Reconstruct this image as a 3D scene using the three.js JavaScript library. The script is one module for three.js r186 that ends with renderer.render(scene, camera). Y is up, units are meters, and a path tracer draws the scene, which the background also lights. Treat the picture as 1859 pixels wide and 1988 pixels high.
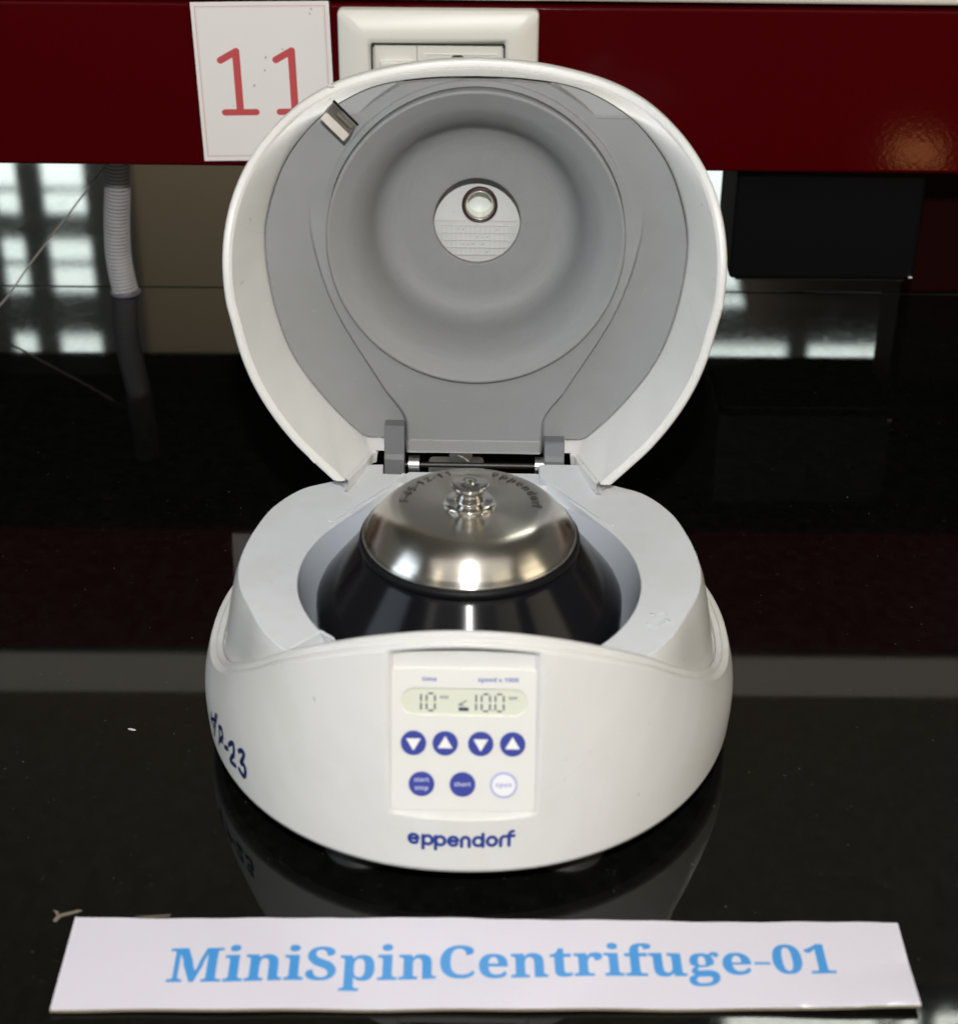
import * as THREE from 'three';
import { RectAreaLightUniformsLib } from 'three/addons/lights/RectAreaLightUniformsLib.js';
import { mergeGeometries, toCreasedNormals } from 'three/addons/utils/BufferGeometryUtils.js';
import { RoundedBoxGeometry } from 'three/addons/geometries/RoundedBoxGeometry.js';
import { FontLoader } from 'three/addons/loaders/FontLoader.js';

// ---------------------------------------------------------------- camera, lamps, exposure
const D2R = Math.PI / 180;
const scene = new THREE.Scene();
const camera = new THREE.PerspectiveCamera(2 * Math.atan(994 / 3500) / D2R, 957 / 1024, 0.02, 60);
camera.position.set(0, 0.462, 0.596);
camera.rotation.set(-31 * D2R, 0, 0.5 * D2R);
camera.focus = 0.825;
camera.userData.fStop = 12;
scene.add(camera);
const renderer = new THREE.WebGLRenderer({ antialias: true });
renderer.toneMapping = THREE.LinearToneMapping;
renderer.toneMappingExposure = 1;
renderer.shadowMap.enabled = true;
scene.background = new THREE.Color().setRGB(0.115, 0.112, 0.10);      // dim room around the bench
RectAreaLightUniformsLib.init();

// the camera's pop-up flash, just above the lens
const flash = new THREE.PointLight(new THREE.Color().setRGB(1, 0.985, 0.962), 1.64, 0, 2);
flash.position.set(0.002, 0.625, 0.602);
flash.castShadow = true;
flash.shadow.radius = 0.7;
scene.add(flash);
// added unseen fill: wall wash, ceiling wash, cool light left, warm lights right and behind
function area(color, intensity, w, h, at, to) { const l = new THREE.RectAreaLight(color, intensity, w, h); l.position.set(...at); l.lookAt(...to); scene.add(l); return l; }
area(new THREE.Color().setRGB(1, 0.86, 0.66), 9.5, 1.6, 0.4, [-0.3, 1.0, -2.45], [-0.3, 1.15, -4]);
area(new THREE.Color().setRGB(1, 0.95, 0.84), 0.12, 4, 2.4, [0, 3.0, -2.6], [0, 6, -2.6]);
area(new THREE.Color().setRGB(0.74, 0.87, 1), 2.6, 1.0, 1.5, [-2.4, 1.1, 0.7], [0, 0.1, 0]);
area(new THREE.Color().setRGB(1, 0.86, 0.62), 1.9, 1.0, 1.3, [2.3, 1.0, 0.75], [0, 0.1, 0]);
area(new THREE.Color().setRGB(1, 0.82, 0.55), 2.0, 0.9, 0.25, [1.5, 1.9, 2.0], [0, 0.1, 0]);
area(new THREE.Color().setRGB(1, 0.88, 0.66), 1.6, 0.25, 0.6, [-1.2, 1.6, 1.6], [0, 0.1, 0]);
area(new THREE.Color().setRGB(1, 0.95, 0.86), 0.75, 4.4, 1.5, [0.1, 2.6, 1.75], [0, 0.1, 0]);
// added warm light out of frame at right, for the glow in the red beam
area(new THREE.Color().setRGB(1, 0.42, 0.14), 15, 0.032, 0.016, [0.311, 0.0205, -0.045], [0.245, 0.12, -0.344]);

// ---------------------------------------------------------------- helpers
let seed = 7;
const rnd = () => { seed = (seed * 1664525 + 1013904223) % 4294967296; return seed / 4294967296; };
const lin = (r, g, b) => new THREE.Color().setRGB(r, g, b);
const mat = (o) => new THREE.MeshPhysicalMaterial(o);
const V = (x, y, z) => new THREE.Vector3(x, y, z);
const counts = {};
function tag(o, label, category, group, kind) {
  if (label) o.userData.label = label;
  if (category) o.userData.category = category;
  if (group) o.userData.group = group;
  if (kind) o.userData.kind = kind;
  return o;
}
function mesh(name, geo, m, parent = scene) {
  const g = Array.isArray(geo) ? mergeGeometries(geo.map((q) => { const c = q.index ? q.toNonIndexed() : q.clone(); for (const k of Object.keys(c.attributes)) if (!['position', 'normal', 'uv'].includes(k)) c.deleteAttribute(k); if (!c.attributes.uv) c.setAttribute('uv', new THREE.BufferAttribute(new Float32Array(c.attributes.position.count * 2), 2)); return c; })) : geo;
  const o = new THREE.Mesh(g, m); o.name = name; o.castShadow = o.receiveShadow = true; parent.add(o); return o;
}
function group(name, parent = scene) { const o = new THREE.Group(); o.name = name; parent.add(o); return o; }
const box = (w, h, d, x = 0, y = 0, z = 0) => new THREE.BoxGeometry(w, h, d).translate(x, y, z);
const rbox = (w, h, d, r, x = 0, y = 0, z = 0) => new RoundedBoxGeometry(w, h, d, 3, r).translate(x, y, z);
// surface through rings of points; equal neighbouring rings ('crease') start a new smooth patch
function loft(rings, { closed = true, crease = [], flip = false, uv = null } = {}) {
  const n = rings[0].length, pos = [], idx = [], uvs = [];
  let base = [], row = 0;
  const push = (r) => { const at = pos.length / 3; for (const p of r) { pos.push(p.x, p.y, p.z); const q = uv ? uv(p) : [p.x, p.z]; uvs.push(q[0], q[1]); } return at; };
  for (let k = 0; k < rings.length - 1; k++) {
    const a = k === 0 || crease.includes(k) ? push(rings[k]) : base, b = push(rings[k + 1]);
    for (let i = 0; i < (closed ? n : n - 1); i++) {
      const j = (i + 1) % n, q = [a + i, a + j, b + j, b + i];
      if (flip) idx.push(q[0], q[2], q[1], q[0], q[3], q[2]); else idx.push(q[0], q[1], q[2], q[0], q[2], q[3]);
    }
    base = b;
  }
  const g = new THREE.BufferGeometry();
  g.setAttribute('position', new THREE.Float32BufferAttribute(pos, 3));
  g.setAttribute('uv', new THREE.Float32BufferAttribute(uvs, 2));
  g.setIndex(idx); g.computeVertexNormals(); return g;
}
const lathe = (pts, seg = 128) => new THREE.LatheGeometry(pts.map((p) => new THREE.Vector2(p[0], p[1])), seg);
// lathe whose profile is rounded by a spline
const latheS = (pts, n = 80, seg = 160) => new THREE.LatheGeometry(new THREE.SplineCurve(pts.map((p) => new THREE.Vector2(p[0], p[1]))).getPoints(n), seg);
const sstep = (x, a, b) => { const t = Math.min(1, Math.max(0, (x - a) / (b - a))); return t * t * (3 - 2 * t); };
const lerp = (a, b, t) => a + (b - a) * t;
function interp(x, xs, ys) {                                        // cubic through a table
  if (x <= xs[0]) return ys[0];
  const n = xs.length; if (x >= xs[n - 1]) return ys[n - 1];
  let i = 0; while (x > xs[i + 1]) i++;
  const m = (k) => k <= 0 || k >= n - 1 ? 0 : (ys[k + 1] - ys[k - 1]) / (xs[k + 1] - xs[k - 1]);
  const h = xs[i + 1] - xs[i], t = (x - xs[i]) / h, t2 = t * t, t3 = t2 * t;
  return (2 * t3 - 3 * t2 + 1) * ys[i] + (t3 - 2 * t2 + t) * h * m(i) + (-2 * t3 + 3 * t2) * ys[i + 1] + (t3 - t2) * h * m(i + 1);
}
// noise textures
function tex(w, h, f, srgb) {
  const d = new Uint8Array(w * h * 4);
  for (let y = 0; y < h; y++) for (let x = 0; x < w; x++) { const c = f(x, y), i = (y * w + x) * 4; d[i] = c[0]; d[i + 1] = c[1]; d[i + 2] = c[2]; d[i + 3] = 255; }
  const t = new THREE.DataTexture(d, w, h); t.wrapS = t.wrapT = THREE.RepeatWrapping; t.magFilter = THREE.LinearFilter; t.minFilter = THREE.LinearFilter;
  if (srgb) t.colorSpace = THREE.SRGBColorSpace; t.needsUpdate = true; return t;
}
const hash = (x, y, s) => { let h = Math.imul(x, 374761393) ^ Math.imul(y, 668265263) ^ Math.imul(s, 2147483647); h = Math.imul(h ^ (h >>> 13), 1274126177); return ((h ^ (h >>> 16)) >>> 0) / 4294967296; };
function vnoise(x, y, period, s) {
  const ix = Math.floor(x), iy = Math.floor(y), fx = x - ix, fy = y - iy, u = fx * fx * (3 - 2 * fx), v = fy * fy * (3 - 2 * fy), w = (k) => ((k % period) + period) % period;
  return lerp(lerp(hash(w(ix), w(iy), s), hash(w(ix + 1), w(iy), s), u), lerp(hash(w(ix), w(iy + 1), s), hash(w(ix + 1), w(iy + 1), s), u), v);
}
function canvasTex(w, h, draw) {
  const c = document.createElement('canvas'); c.width = w; c.height = h; const g = c.getContext('2d'); draw(g, w, h);
  const t = new THREE.CanvasTexture(c); t.colorSpace = THREE.SRGBColorSpace; t.magFilter = THREE.LinearFilter; return t;
}
// a flat ribbon drawn on a surface: points and normals along the stroke
function ribbon(pts, nrm, w, lift = 0.00015) {
  const pos = [], idx = [], n = pts.length;
  for (let i = 0; i < n; i++) {
    const a = pts[Math.max(0, i - 1)], b = pts[Math.min(n - 1, i + 1)], t = b.clone().sub(a).normalize(), s = nrm[i].clone().cross(t).normalize().multiplyScalar(w / 2), c = pts[i].clone().addScaledVector(nrm[i], lift);
    const l = c.clone().add(s), r = c.clone().sub(s); pos.push(l.x, l.y, l.z, r.x, r.y, r.z);
    if (i) { const k = 2 * i; idx.push(k - 2, k - 1, k, k - 1, k + 1, k); }
  }
  for (const [i, sg] of [[0, -1], [n - 1, 1]]) {                     // round ends
    const a = pts[Math.max(0, i - 1)], b = pts[Math.min(n - 1, i + 1)], t = b.clone().sub(a).normalize().multiplyScalar(sg), s = nrm[i].clone().cross(t).normalize(), c = pts[i].clone().addScaledVector(nrm[i], lift), at = pos.length / 3;
    pos.push(c.x, c.y, c.z);
    for (let k = 0; k <= 8; k++) { const f = (k / 8 - 0.5) * Math.PI, p = c.clone().addScaledVector(s, Math.sin(f) * w / 2).addScaledVector(t, Math.cos(f) * w / 2); pos.push(p.x, p.y, p.z); if (k) idx.push(at, at + k + 1, at + k); }
  }
  const g = new THREE.BufferGeometry(); g.setAttribute('position', new THREE.Float32BufferAttribute(pos, 3)); g.setIndex(idx); g.computeVertexNormals(); return g;
}

// ---------------------------------------------------------------- materials
const brushed = tex(256, 512, (x, y) => { const v = 175 + 50 * hash(0, y, 41) + 30 * vnoise(x / 16, y / 60, 16, 42); return [v, v, v]; });
// worn plastic: faint mottling, rubbed streaks and a few specks of dirt or dust
function worn(base, specks, dark, s) {
  const N = 768, a = new Float32Array(N * N);
  for (let k = 0; k < specks; k++) { const cx = rnd() * N, cy = rnd() * N, r = 0.4 + 1.5 * rnd() ** 3, v = (dark ? -1 : 1) * (8 + 40 * rnd() ** 2); for (let y = -2; y <= 2; y++) for (let x = -2; x <= 2; x++) if (x * x + y * y <= r * r) a[(((cy + y) | 0) + N) % N * N + (((cx + x) | 0) + N) % N] += v; }
  for (let k = 0; k < 60; k++) { let cx = rnd() * N, cy = rnd() * N, d = rnd() * 6.3; const v = (rnd() < 0.5 ? -1 : 1) * (2 + 5 * rnd()), n = 20 + 90 * rnd(); for (let i = 0; i < n; i++) { cx += Math.cos(d); cy += Math.sin(d); d += (rnd() - 0.5) * 0.08; a[((cy | 0) % N + N) % N * N + ((cx | 0) % N + N) % N] += v; } }
  return tex(N, N, (x, y) => { const m = 5 * (vnoise(x / 96, y / 96, 8, s) - 0.5) + 4 * (vnoise(x / 24, y / 24, 32, s + 1) - 0.5) + 3 * (hash(x, y, s + 2) - 0.5), v = Math.max(0, Math.min(255, base + m + a[y * N + x])); return [v, v, v * (1 - 0.004 * Math.max(0, -m))]; }, true);
}
const wornLight = worn(250, 240, true, 61), wornGrey = worn(240, 420, false, 71);
const speck = tex(256, 256, (x, y) => { const v = 110 + 60 * hash(x, y, 1) + 70 * vnoise(x / 2.5, y / 2.5, 102, 2); return [v, v, v]; });
const peel = tex(256, 256, (x, y) => { const v = 60 + 120 * vnoise(x / 32, y / 32, 8, 81) + 50 * vnoise(x / 14.2, y / 14.2, 18, 82); return [v, v, v]; });
const smudge = tex(256, 256, (x, y) => { const v = 150 + 60 * vnoise(x / 40, y / 40, 6.4 | 0, 5) + 30 * vnoise(x / 9, y / 9, 28, 6); return [v, v, v]; });
const clone = (t, rx, ry = rx) => { const c = t.clone(); c.repeat.set(rx, ry); c.needsUpdate = true; return c; };
const M = {
  white: mat({ color: lin(0.76, 0.755, 0.735), map: clone(wornLight, 5), roughness: 0.52, roughnessMap: clone(smudge, 6), bumpMap: clone(speck, 60), bumpScale: 0.00003 }),
  deck: mat({ color: lin(0.71, 0.73, 0.76), map: clone(wornLight, 6), roughness: 0.55, bumpMap: clone(speck, 60), bumpScale: 0.00003 }),
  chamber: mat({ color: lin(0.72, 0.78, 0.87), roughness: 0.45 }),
  lidShell: mat({ color: lin(0.78, 0.775, 0.755), roughness: 0.38 }),
  lidInside: mat({ color: lin(0.86, 0.86, 0.845), map: clone(wornLight, 4.5), roughness: 0.55 }),
  liner: mat({ color: lin(0.300, 0.306, 0.315), map: clone(wornGrey, 5), roughness: 0.46, bumpMap: clone(speck, 55), bumpScale: 0.00010 }),
  arm: mat({ color: lin(0.16, 0.165, 0.175), roughness: 0.5 }),
  dark: mat({ color: lin(0.006, 0.006, 0.007), roughness: 0.7, specularIntensity: 0.3 }),
  foot: mat({ color: lin(0.012, 0.012, 0.012), roughness: 0.55, specularIntensity: 0.5 }),
  rotorBlack: mat({ color: lin(0.006, 0.006, 0.008), roughness: 0.17, metalness: 0, specularIntensity: 0.42, ior: 1.5, anisotropy: 0.7, anisotropyRotation: Math.PI / 2 }),
  seal: mat({ color: lin(0.004, 0.004, 0.005), roughness: 0.5, specularIntensity: 0.4 }),
  steel: mat({ color: lin(0.64, 0.61, 0.56), roughness: 0.27, metalness: 1, roughnessMap: brushed, bumpMap: brushed, bumpScale: 0.0000015, anisotropy: 0.7, anisotropyRotation: Math.PI / 2 }),
  chrome: mat({ color: lin(0.75, 0.73, 0.70), roughness: 0.1, metalness: 1 }),
  zinc: mat({ color: lin(0.62, 0.63, 0.62), roughness: 0.3, metalness: 1 }),
  latch: mat({ color: lin(0.33, 0.31, 0.275), roughness: 0.5, metalness: 0.8, bumpMap: clone(speck, 2), bumpScale: 0.00015 }),
  etched: mat({ color: lin(0.075, 0.068, 0.062), roughness: 0.6 }),
  blueInk: mat({ color: lin(0.012, 0.04, 0.27), roughness: 0.4 }),
  pen: mat({ color: lin(0.008, 0.022, 0.12), roughness: 0.35 }),
  grid: mat({ color: lin(0.6, 0.61, 0.61), roughness: 0.22 }),
};

// ---------------------------------------------------------------- the bench: black granite slabs meeting under the shelf
const granite = (() => {
  const N = 1024, img = new Float32Array(N * N).fill(0), tint = new Float32Array(N * N).fill(0);
  const spot = (n, r0, r1, v0, v1) => { for (let k = 0; k < n; k++) { const cx = rnd() * N, cy = rnd() * N, r = lerp(r0, r1, rnd() ** 2), v = lerp(v0, v1, rnd() ** 3), t = rnd(); for (let y = -Math.ceil(r); y <= r; y++) for (let x = -Math.ceil(r); x <= r; x++) if (x * x + y * y <= r * r * (0.5 + 0.5 * hash(x + 50, y + 50, k))) { const i = (((cy + y) | 0) + N) % N * N + (((cx + x) | 0) + N) % N; img[i] = Math.max(img[i], v); tint[i] = t; } } };
  spot(9000, 0.5, 1.8, 6, 34); spot(900, 0.8, 2.6, 14, 60); spot(130, 0.5, 1.6, 60, 150);
  return {
    color: tex(N, N, (x, y) => { const v = img[y * N + x], t = tint[y * N + x], b = 17 + 9 * vnoise(x / 14, y / 14, 73, 11) + 5 * hash(x, y, 12); return [b + v * (0.9 + 0.15 * t), b + v * 0.95, b * 0.97 + v * (1.05 - 0.2 * t)]; }, true),
    rough: tex(512, 512, (x, y) => { const v = 40 + 45 * vnoise(x / 5, y / 5, 102, 21) + 30 * vnoise(x / 40, y / 40, 12, 22); return [v, v, v]; }),
  };
})();
const graniteMat = mat({ color: lin(0.42, 0.42, 0.42), map: clone(granite.color, 3.2), roughness: 0.125, roughnessMap: clone(granite.rough, 5), bumpMap: clone(speck, 22), bumpScale: 0.0000016, ior: 1.5 });
const uvPlan = (g) => { const p = g.attributes.position, u = new Float32Array(p.count * 2); for (let i = 0; i < p.count; i++) { u[2 * i] = p.getX(i); u[2 * i + 1] = p.getZ(i) + p.getY(i) * 0.7; } g.setAttribute('uv', new THREE.BufferAttribute(u, 2)); return g; };
const bench = tag(group('bench_top'), 'polished black granite bench top in two slabs under the centrifuge', null, null, 'structure');
mesh('slab', uvPlan(rbox(2.6, 0.03, 0.886, 0.0012, 0, -0.015, 0.0005)), graniteMat, bench);
mesh('slab_001', uvPlan(rbox(2.6, 0.03, 0.8, 0.0012, 0, -0.0153, -0.8437)), graniteMat, bench);
mesh('joint_filler', box(2.6, 0.02, 0.0016, 0, -0.0122, -0.4431), mat({ color: lin(0.25, 0.24, 0.21), roughness: 0.9 }), bench);

// ---------------------------------------------------------------- the wall and windows seen only in the polish of the bench
const ZW = -4, K = (ZW - 0.596) / (-2.6 - 0.596);
const wx = (x) => x * K, wy = (y) => (y + 0.462) * K - 0.462;
const wall = tag(mesh('wall', box(9, 6.4, 0.2, 0, 2.3, ZW - 0.13), mat({ color: lin(0.52, 0.46, 0.36), roughness: 0.9 })), 'beige wall behind the bench, mirrored in the granite', null, null, 'structure');
tag(mesh('ceiling', box(12, 0.2, 9, 0, 4.9, -0.2), mat({ color: lin(0.34, 0.335, 0.31), roughness: 0.9 })), 'pale ceiling mirrored dimly in the granite', null, null, 'structure');
const daylight = mat({ color: lin(0, 0, 0), emissive: lin(0.86, 0.98, 0.93), emissiveIntensity: 6.5 });
const frameMat = mat({ color: lin(0.16, 0.19, 0.21), roughness: 0.6 });
function win(label, xs, ys, glow = daylight, bars = []) {
  const x0 = xs[0][0], x1 = xs[xs.length - 1][1], y0 = ys[0][0], y1 = ys[ys.length - 1][1], t = tag(group('window'), label, 'window');
  t.position.set(wx((x0 + x1) / 2), wy(y0), ZW);
  const cx = t.position.x, cy = t.position.y, fr = [];
  const rect = (a, b, c, d) => fr.push(box(b - a, d - c, 0.05, (a + b) / 2 - cx, (c + d) / 2 - cy, 0.01));
  rect(wx(x0) - 0.12, wx(x0), wy(y0) - 0.1, wy(y1) + 0.1); rect(wx(x1), wx(x1) + 0.12, wy(y0) - 0.1, wy(y1) + 0.1);
  for (let i = 1; i < xs.length; i++) rect(wx(xs[i - 1][1]), wx(xs[i][0]), wy(y0), wy(y1));
  rect(wx(x0), wx(x1), wy(y0) - 0.1, wy(y0)); rect(wx(x0), wx(x1), wy(y1), wy(y1) + 0.1);
  for (let j = 1; j < ys.length; j++) for (const [a, b] of xs) rect(wx(a), wx(b), wy(ys[j - 1][1]), wy(ys[j][0]));
  for (const y of bars) for (const [a, b] of xs) rect(wx(a), wx(b), wy(y) - 0.004, wy(y) + 0.004);
  mesh('frame', fr, frameMat, t);
  for (const [a, b] of xs) for (const [c, d] of ys) mesh('window_pane', box(wx(b) - wx(a), wy(d) - wy(c), 0.01, wx((a + b) / 2) - cx, wy((c + d) / 2) - cy, 0), glow, t);
  return t;
}
win('bright grilled window mirrored at left in the bench beside the grey conduit', [[-0.907, -0.862], [-0.817, -0.737]], [[0.45, 0.806], [0.853, 0.967], [1.051, 1.18]], daylight, [0.757, 0.905]);
win('bright grilled window mirrored at right in the bench below the black box', [[0.40, 0.597], [0.6375, 0.96]], [[0.60, 0.80], [0.885, 0.984], [1.06, 1.18]], daylight, [0.953]);
const high = win('high bright window mirrored at the lower right corner beside the name card', [[0.62, 1.10], [1.135, 1.6]], [[2.872, 3.25]], mat({ color: lin(0, 0, 0), emissive: lin(0.96, 1, 0.9), emissiveIntensity: 13 }));
{ const g = []; for (const [x, y, a, l, w] of [[0.25, 0.2, 0.5, 0.7, 0.02], [0.32, 0.15, -0.25, 0.6, 0.018], [0.46, 0.15, 0.95, 0.7, 0.014], [0.1, 0.3, -0.8, 0.5, 0.012], [0.6, 0.2, 0.3, 0.5, 0.012]]) g.push(new THREE.CylinderGeometry(w, w * 0.7, l, 6).rotateZ(a).translate(x - 0.45, y, 0.04)); mesh('branch_shapes', g, frameMat, high); }  // dark branch shapes before the panes, as of trees outside

// ---------------------------------------------------------------- the shelf
const SZ = -0.344;
const redMat = mat({ color: lin(0.068, 0.0004, 0.0018), roughness: 0.13, specularIntensity: 0.28, bumpMap: clone(peel, 130, 5), bumpScale: 0.00004 });
const postMat = mat({ color: lin(0.016, 0.0005, 0.0009), roughness: 0.5, specularIntensity: 0.25 });  // shelf red darkened: shade under the shelf is put into the post colour
const shelf = tag(group('bench_shelf'), 'dark red steel shelf beam with a cream board, spanning the bench behind the centrifuge', 'shelf');
shelf.position.set(0, 0.1152, SZ); shelf.rotation.z = -0.0022;
mesh('beam', rbox(2.4, 0.0895, 0.04, 0.0025, 0, 0.0448, -0.02).rotateZ(0), redMat, shelf);
mesh('beam', rbox(2.4, 0.0895, 0.04, 0.0025, 0, 0.0448, -0.225), redMat, shelf);
mesh('tray', box(2.39, 0.02, 0.164, 0, 0.012, -0.1225), mat({ color: lin(0.01, 0.008, 0.008), roughness: 0.7 }), shelf);
mesh('board', rbox(2.44, 0.033, 0.25, 0.003, 0, 0.1085, -0.123), mat({ color: lin(0.84, 0.78, 0.68), roughness: 0.35 }), shelf);
mesh('post', rbox(0.10, 0.116, 0.05, 0.002, 0.3135, -0.058, -0.128), postMat, shelf);
mesh('post', rbox(0.10, 0.116, 0.05, 0.002, -0.7, -0.058, -0.128), postMat, shelf);

// paper with the number
const paperTex = canvasTex(512, 620, (g, w, h) => {
  g.fillStyle = '#f7f3f0'; g.fillRect(0, 0, w, h);
  for (let k = 0; k < 2600; k++) { g.fillStyle = `rgba(120,110,105,${0.02 + 0.03 * rnd()})`; g.fillRect(rnd() * w, rnd() * h, 1 + rnd() * 5, 1); }
  g.strokeStyle = '#dba9a0'; g.lineWidth = 2.5; g.strokeRect(15, 17, w - 32, h - 36); g.strokeStyle = 'rgba(226,190,180,0.7)'; g.lineWidth = 1.2; g.strokeRect(20, 22, w - 42, h - 46);
  g.strokeStyle = g.fillStyle = '#cf5257'; g.lineCap = 'round'; g.lineJoin = 'round';
  for (const x of [158, 366]) {
    g.beginPath(); g.moveTo(x - 22, 187); g.lineTo(x + 10, 187); g.lineTo(x + 10, 430); g.lineTo(x - 18, 430); g.lineTo(x - 18, 215); g.closePath(); g.fill();
    g.lineWidth = 26; g.beginPath(); g.moveTo(x - 3, 188); g.lineTo(x - 64, 222); g.stroke();
    g.lineWidth = 25; g.beginPath(); g.moveTo(x - 62, 426); g.lineTo(x + 56, 426); g.stroke();
  }
  g.fillStyle = 'rgba(90,85,85,0.35)'; for (const [x, y, r] of [[265, 213, 4], [258, 262, 3], [214, 322, 4], [330, 182, 3], [130, 400, 2], [446, 30, 3], [440, 48, 3]]) { g.beginPath(); g.ellipse(x, y, r, r * 1.6, 0.3, 0, 7); g.fill(); }
});
{ const W = 0.0722, H = 0.0862, s = new THREE.BoxGeometry(W, H, 0.00025, 16, 20, 1), p = s.attributes.position;
  for (let i = 0; i < p.count; i++) p.setZ(i, p.getZ(i) + 0.0012 * (p.getX(i) / W) ** 2 + 0.0009 * Math.abs(p.getY(i) / H) ** 3 * 4 * (0.5 + p.getX(i) / W));
  s.computeVertexNormals();
  const blank = mat({ color: lin(0.8, 0.78, 0.76), roughness: 0.7 }), face = mat({ map: paperTex, roughness: 0.7 });
  const o = mesh('number_sign', s, [blank, blank, blank, blank, face, blank]); o.position.set(-0.1156, 0.1630, SZ + 0.0006); o.rotation.z = 1.1 * D2R;
  tag(o, 'white paper sign with a red number 11 stuck on the red beam', 'sign'); }

// switch and socket plate
{ const t = tag(group('socket_plate'), 'cream switch and socket plate on the red beam behind the open lid', 'power socket');
  const X0 = -0.0758, X1 = 0.0290, Y1 = 0.2035, Y0 = 0.121; t.position.set((X0 + X1) / 2, (Y0 + Y1) / 2, SZ);
  const cream = mat({ color: lin(0.88, 0.86, 0.79), roughness: 0.36 }), W = X1 - X0, H = Y1 - Y0, iw = 0.070, ih = 0.0505;
  const rr = (w, h, r, z) => { const a = []; for (const [sx, sy, f] of [[1, 1, 0], [-1, 1, 90], [-1, -1, 180], [1, -1, 270]]) for (let k = 0; k <= 10; k++) { const q = (f + k * 9) * D2R; a.push(V(sx * (w / 2 - r) + r * Math.cos(q), sy * (h / 2 - r) + r * Math.sin(q), z)); } return a; };
  mesh('frame', loft([rr(W, H, 0.003, 0), rr(W, H, 0.003, 0.004), rr(W - 0.001, H - 0.001, 0.003, 0.0055), rr(W - 0.004, H - 0.004, 0.004, 0.0068), rr(W - 0.017, H - 0.017, 0.004, 0.0092), rr(iw + 0.006, ih + 0.006, 0.002, 0.0097), rr(iw, ih, 0.001, 0.0093), rr(iw, ih, 0.001, 0.0062)], { crease: [7] }), cream, t);
  mesh('back_plate', box(iw - 0.001, ih - 0.001, 0.002, 0, 0, 0.0024), cream, t);
  mesh('trim', loft([rr(iw, ih, 0.001, 0.0062), rr(iw, ih, 0.001, 0.0102), rr(iw - 0.0016, ih - 0.0016, 0.0008, 0.0102), rr(iw - 0.0016, ih - 0.0016, 0.0008, 0.0062)], { crease: [1, 2] }), mat({ color: lin(0.2, 0.22, 0.18), roughness: 0.25, metalness: 0.9 }), t);
  const sw = mesh('switch', [rbox(0.0222, 0.0475, 0.006, 0.0006, -0.0222, 0, 0.0055)], cream, t);
  mesh('rocker', rbox(0.0165, 0.034, 0.006, 0.001, -0.0222, -0.001, 0.0080).rotateX(0.03), cream, sw);
  const so = new THREE.Shape(); so.moveTo(-0.0222, -0.0237); so.lineTo(0.0222, -0.0237); so.lineTo(0.0222, 0.0237); so.lineTo(-0.0222, 0.0237); so.closePath();
  for (const [x, y, r] of [[-0.0012, 0.0157, 0.0036], [-0.0095, -0.008, 0.0028], [0.0095, -0.008, 0.0028]]) { const h = new THREE.Path(); h.absarc(x, y, r, 0, Math.PI * 2, false); so.holes.push(h); }
  const socket = mesh('socket', new THREE.ExtrudeGeometry(so, { depth: 0.0045, bevelEnabled: true, bevelSize: 0.0004, bevelThickness: 0.0004, bevelOffset: -0.0004, curveSegments: 24 }).translate(0.0113, 0, 0.0038), cream, t);
  mesh('socket_back', box(0.044, 0.047, 0.002, 0.0113, 0, 0.0029), mat({ color: lin(0.2, 0.19, 0.18), roughness: 0.4 }), socket);
  mesh('face_ridge', [rbox(0.039, 0.0006, 0.0008, 0.0002, 0.0119, 0.0192, 0.0088), rbox(0.0006, 0.036, 0.0008, 0.0002, 0.0312, 0.001, 0.0088), rbox(0.0006, 0.036, 0.0008, 0.0002, -0.0074, 0.001, 0.0088)], cream, socket); }

// corrugated conduit from the shelf to the bench
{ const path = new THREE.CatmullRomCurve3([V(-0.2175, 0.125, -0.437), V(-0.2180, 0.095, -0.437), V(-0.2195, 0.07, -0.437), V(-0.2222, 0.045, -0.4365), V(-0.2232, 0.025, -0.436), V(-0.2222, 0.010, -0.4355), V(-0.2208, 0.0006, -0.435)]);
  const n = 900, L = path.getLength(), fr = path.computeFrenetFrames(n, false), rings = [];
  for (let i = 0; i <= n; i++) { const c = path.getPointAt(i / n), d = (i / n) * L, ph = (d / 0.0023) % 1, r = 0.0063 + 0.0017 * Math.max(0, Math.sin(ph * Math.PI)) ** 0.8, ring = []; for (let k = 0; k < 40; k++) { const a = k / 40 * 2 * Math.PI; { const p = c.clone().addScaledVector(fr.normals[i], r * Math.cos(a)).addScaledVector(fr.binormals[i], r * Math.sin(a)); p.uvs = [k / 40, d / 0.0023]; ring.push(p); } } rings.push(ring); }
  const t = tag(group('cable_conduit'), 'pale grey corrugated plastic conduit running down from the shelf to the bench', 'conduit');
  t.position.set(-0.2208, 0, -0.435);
  // tan grime and rib shade both put into the groove colour, stronger higher up
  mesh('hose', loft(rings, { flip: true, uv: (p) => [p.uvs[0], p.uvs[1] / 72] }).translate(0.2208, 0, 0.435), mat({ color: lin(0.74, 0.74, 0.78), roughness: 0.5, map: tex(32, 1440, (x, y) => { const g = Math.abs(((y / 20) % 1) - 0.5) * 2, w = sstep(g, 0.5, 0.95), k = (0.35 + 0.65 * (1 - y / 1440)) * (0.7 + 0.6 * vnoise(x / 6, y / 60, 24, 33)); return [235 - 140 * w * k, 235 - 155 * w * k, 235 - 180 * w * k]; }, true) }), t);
  mesh('collar', lathe([[0.0075, 0.0], [0.0094, 0.0], [0.0095, 0.0004], [0.0090, 0.0008], [0.0075, 0.0012]], 40), mat({ color: lin(0.16, 0.15, 0.19), roughness: 0.5 }), t); }

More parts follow.
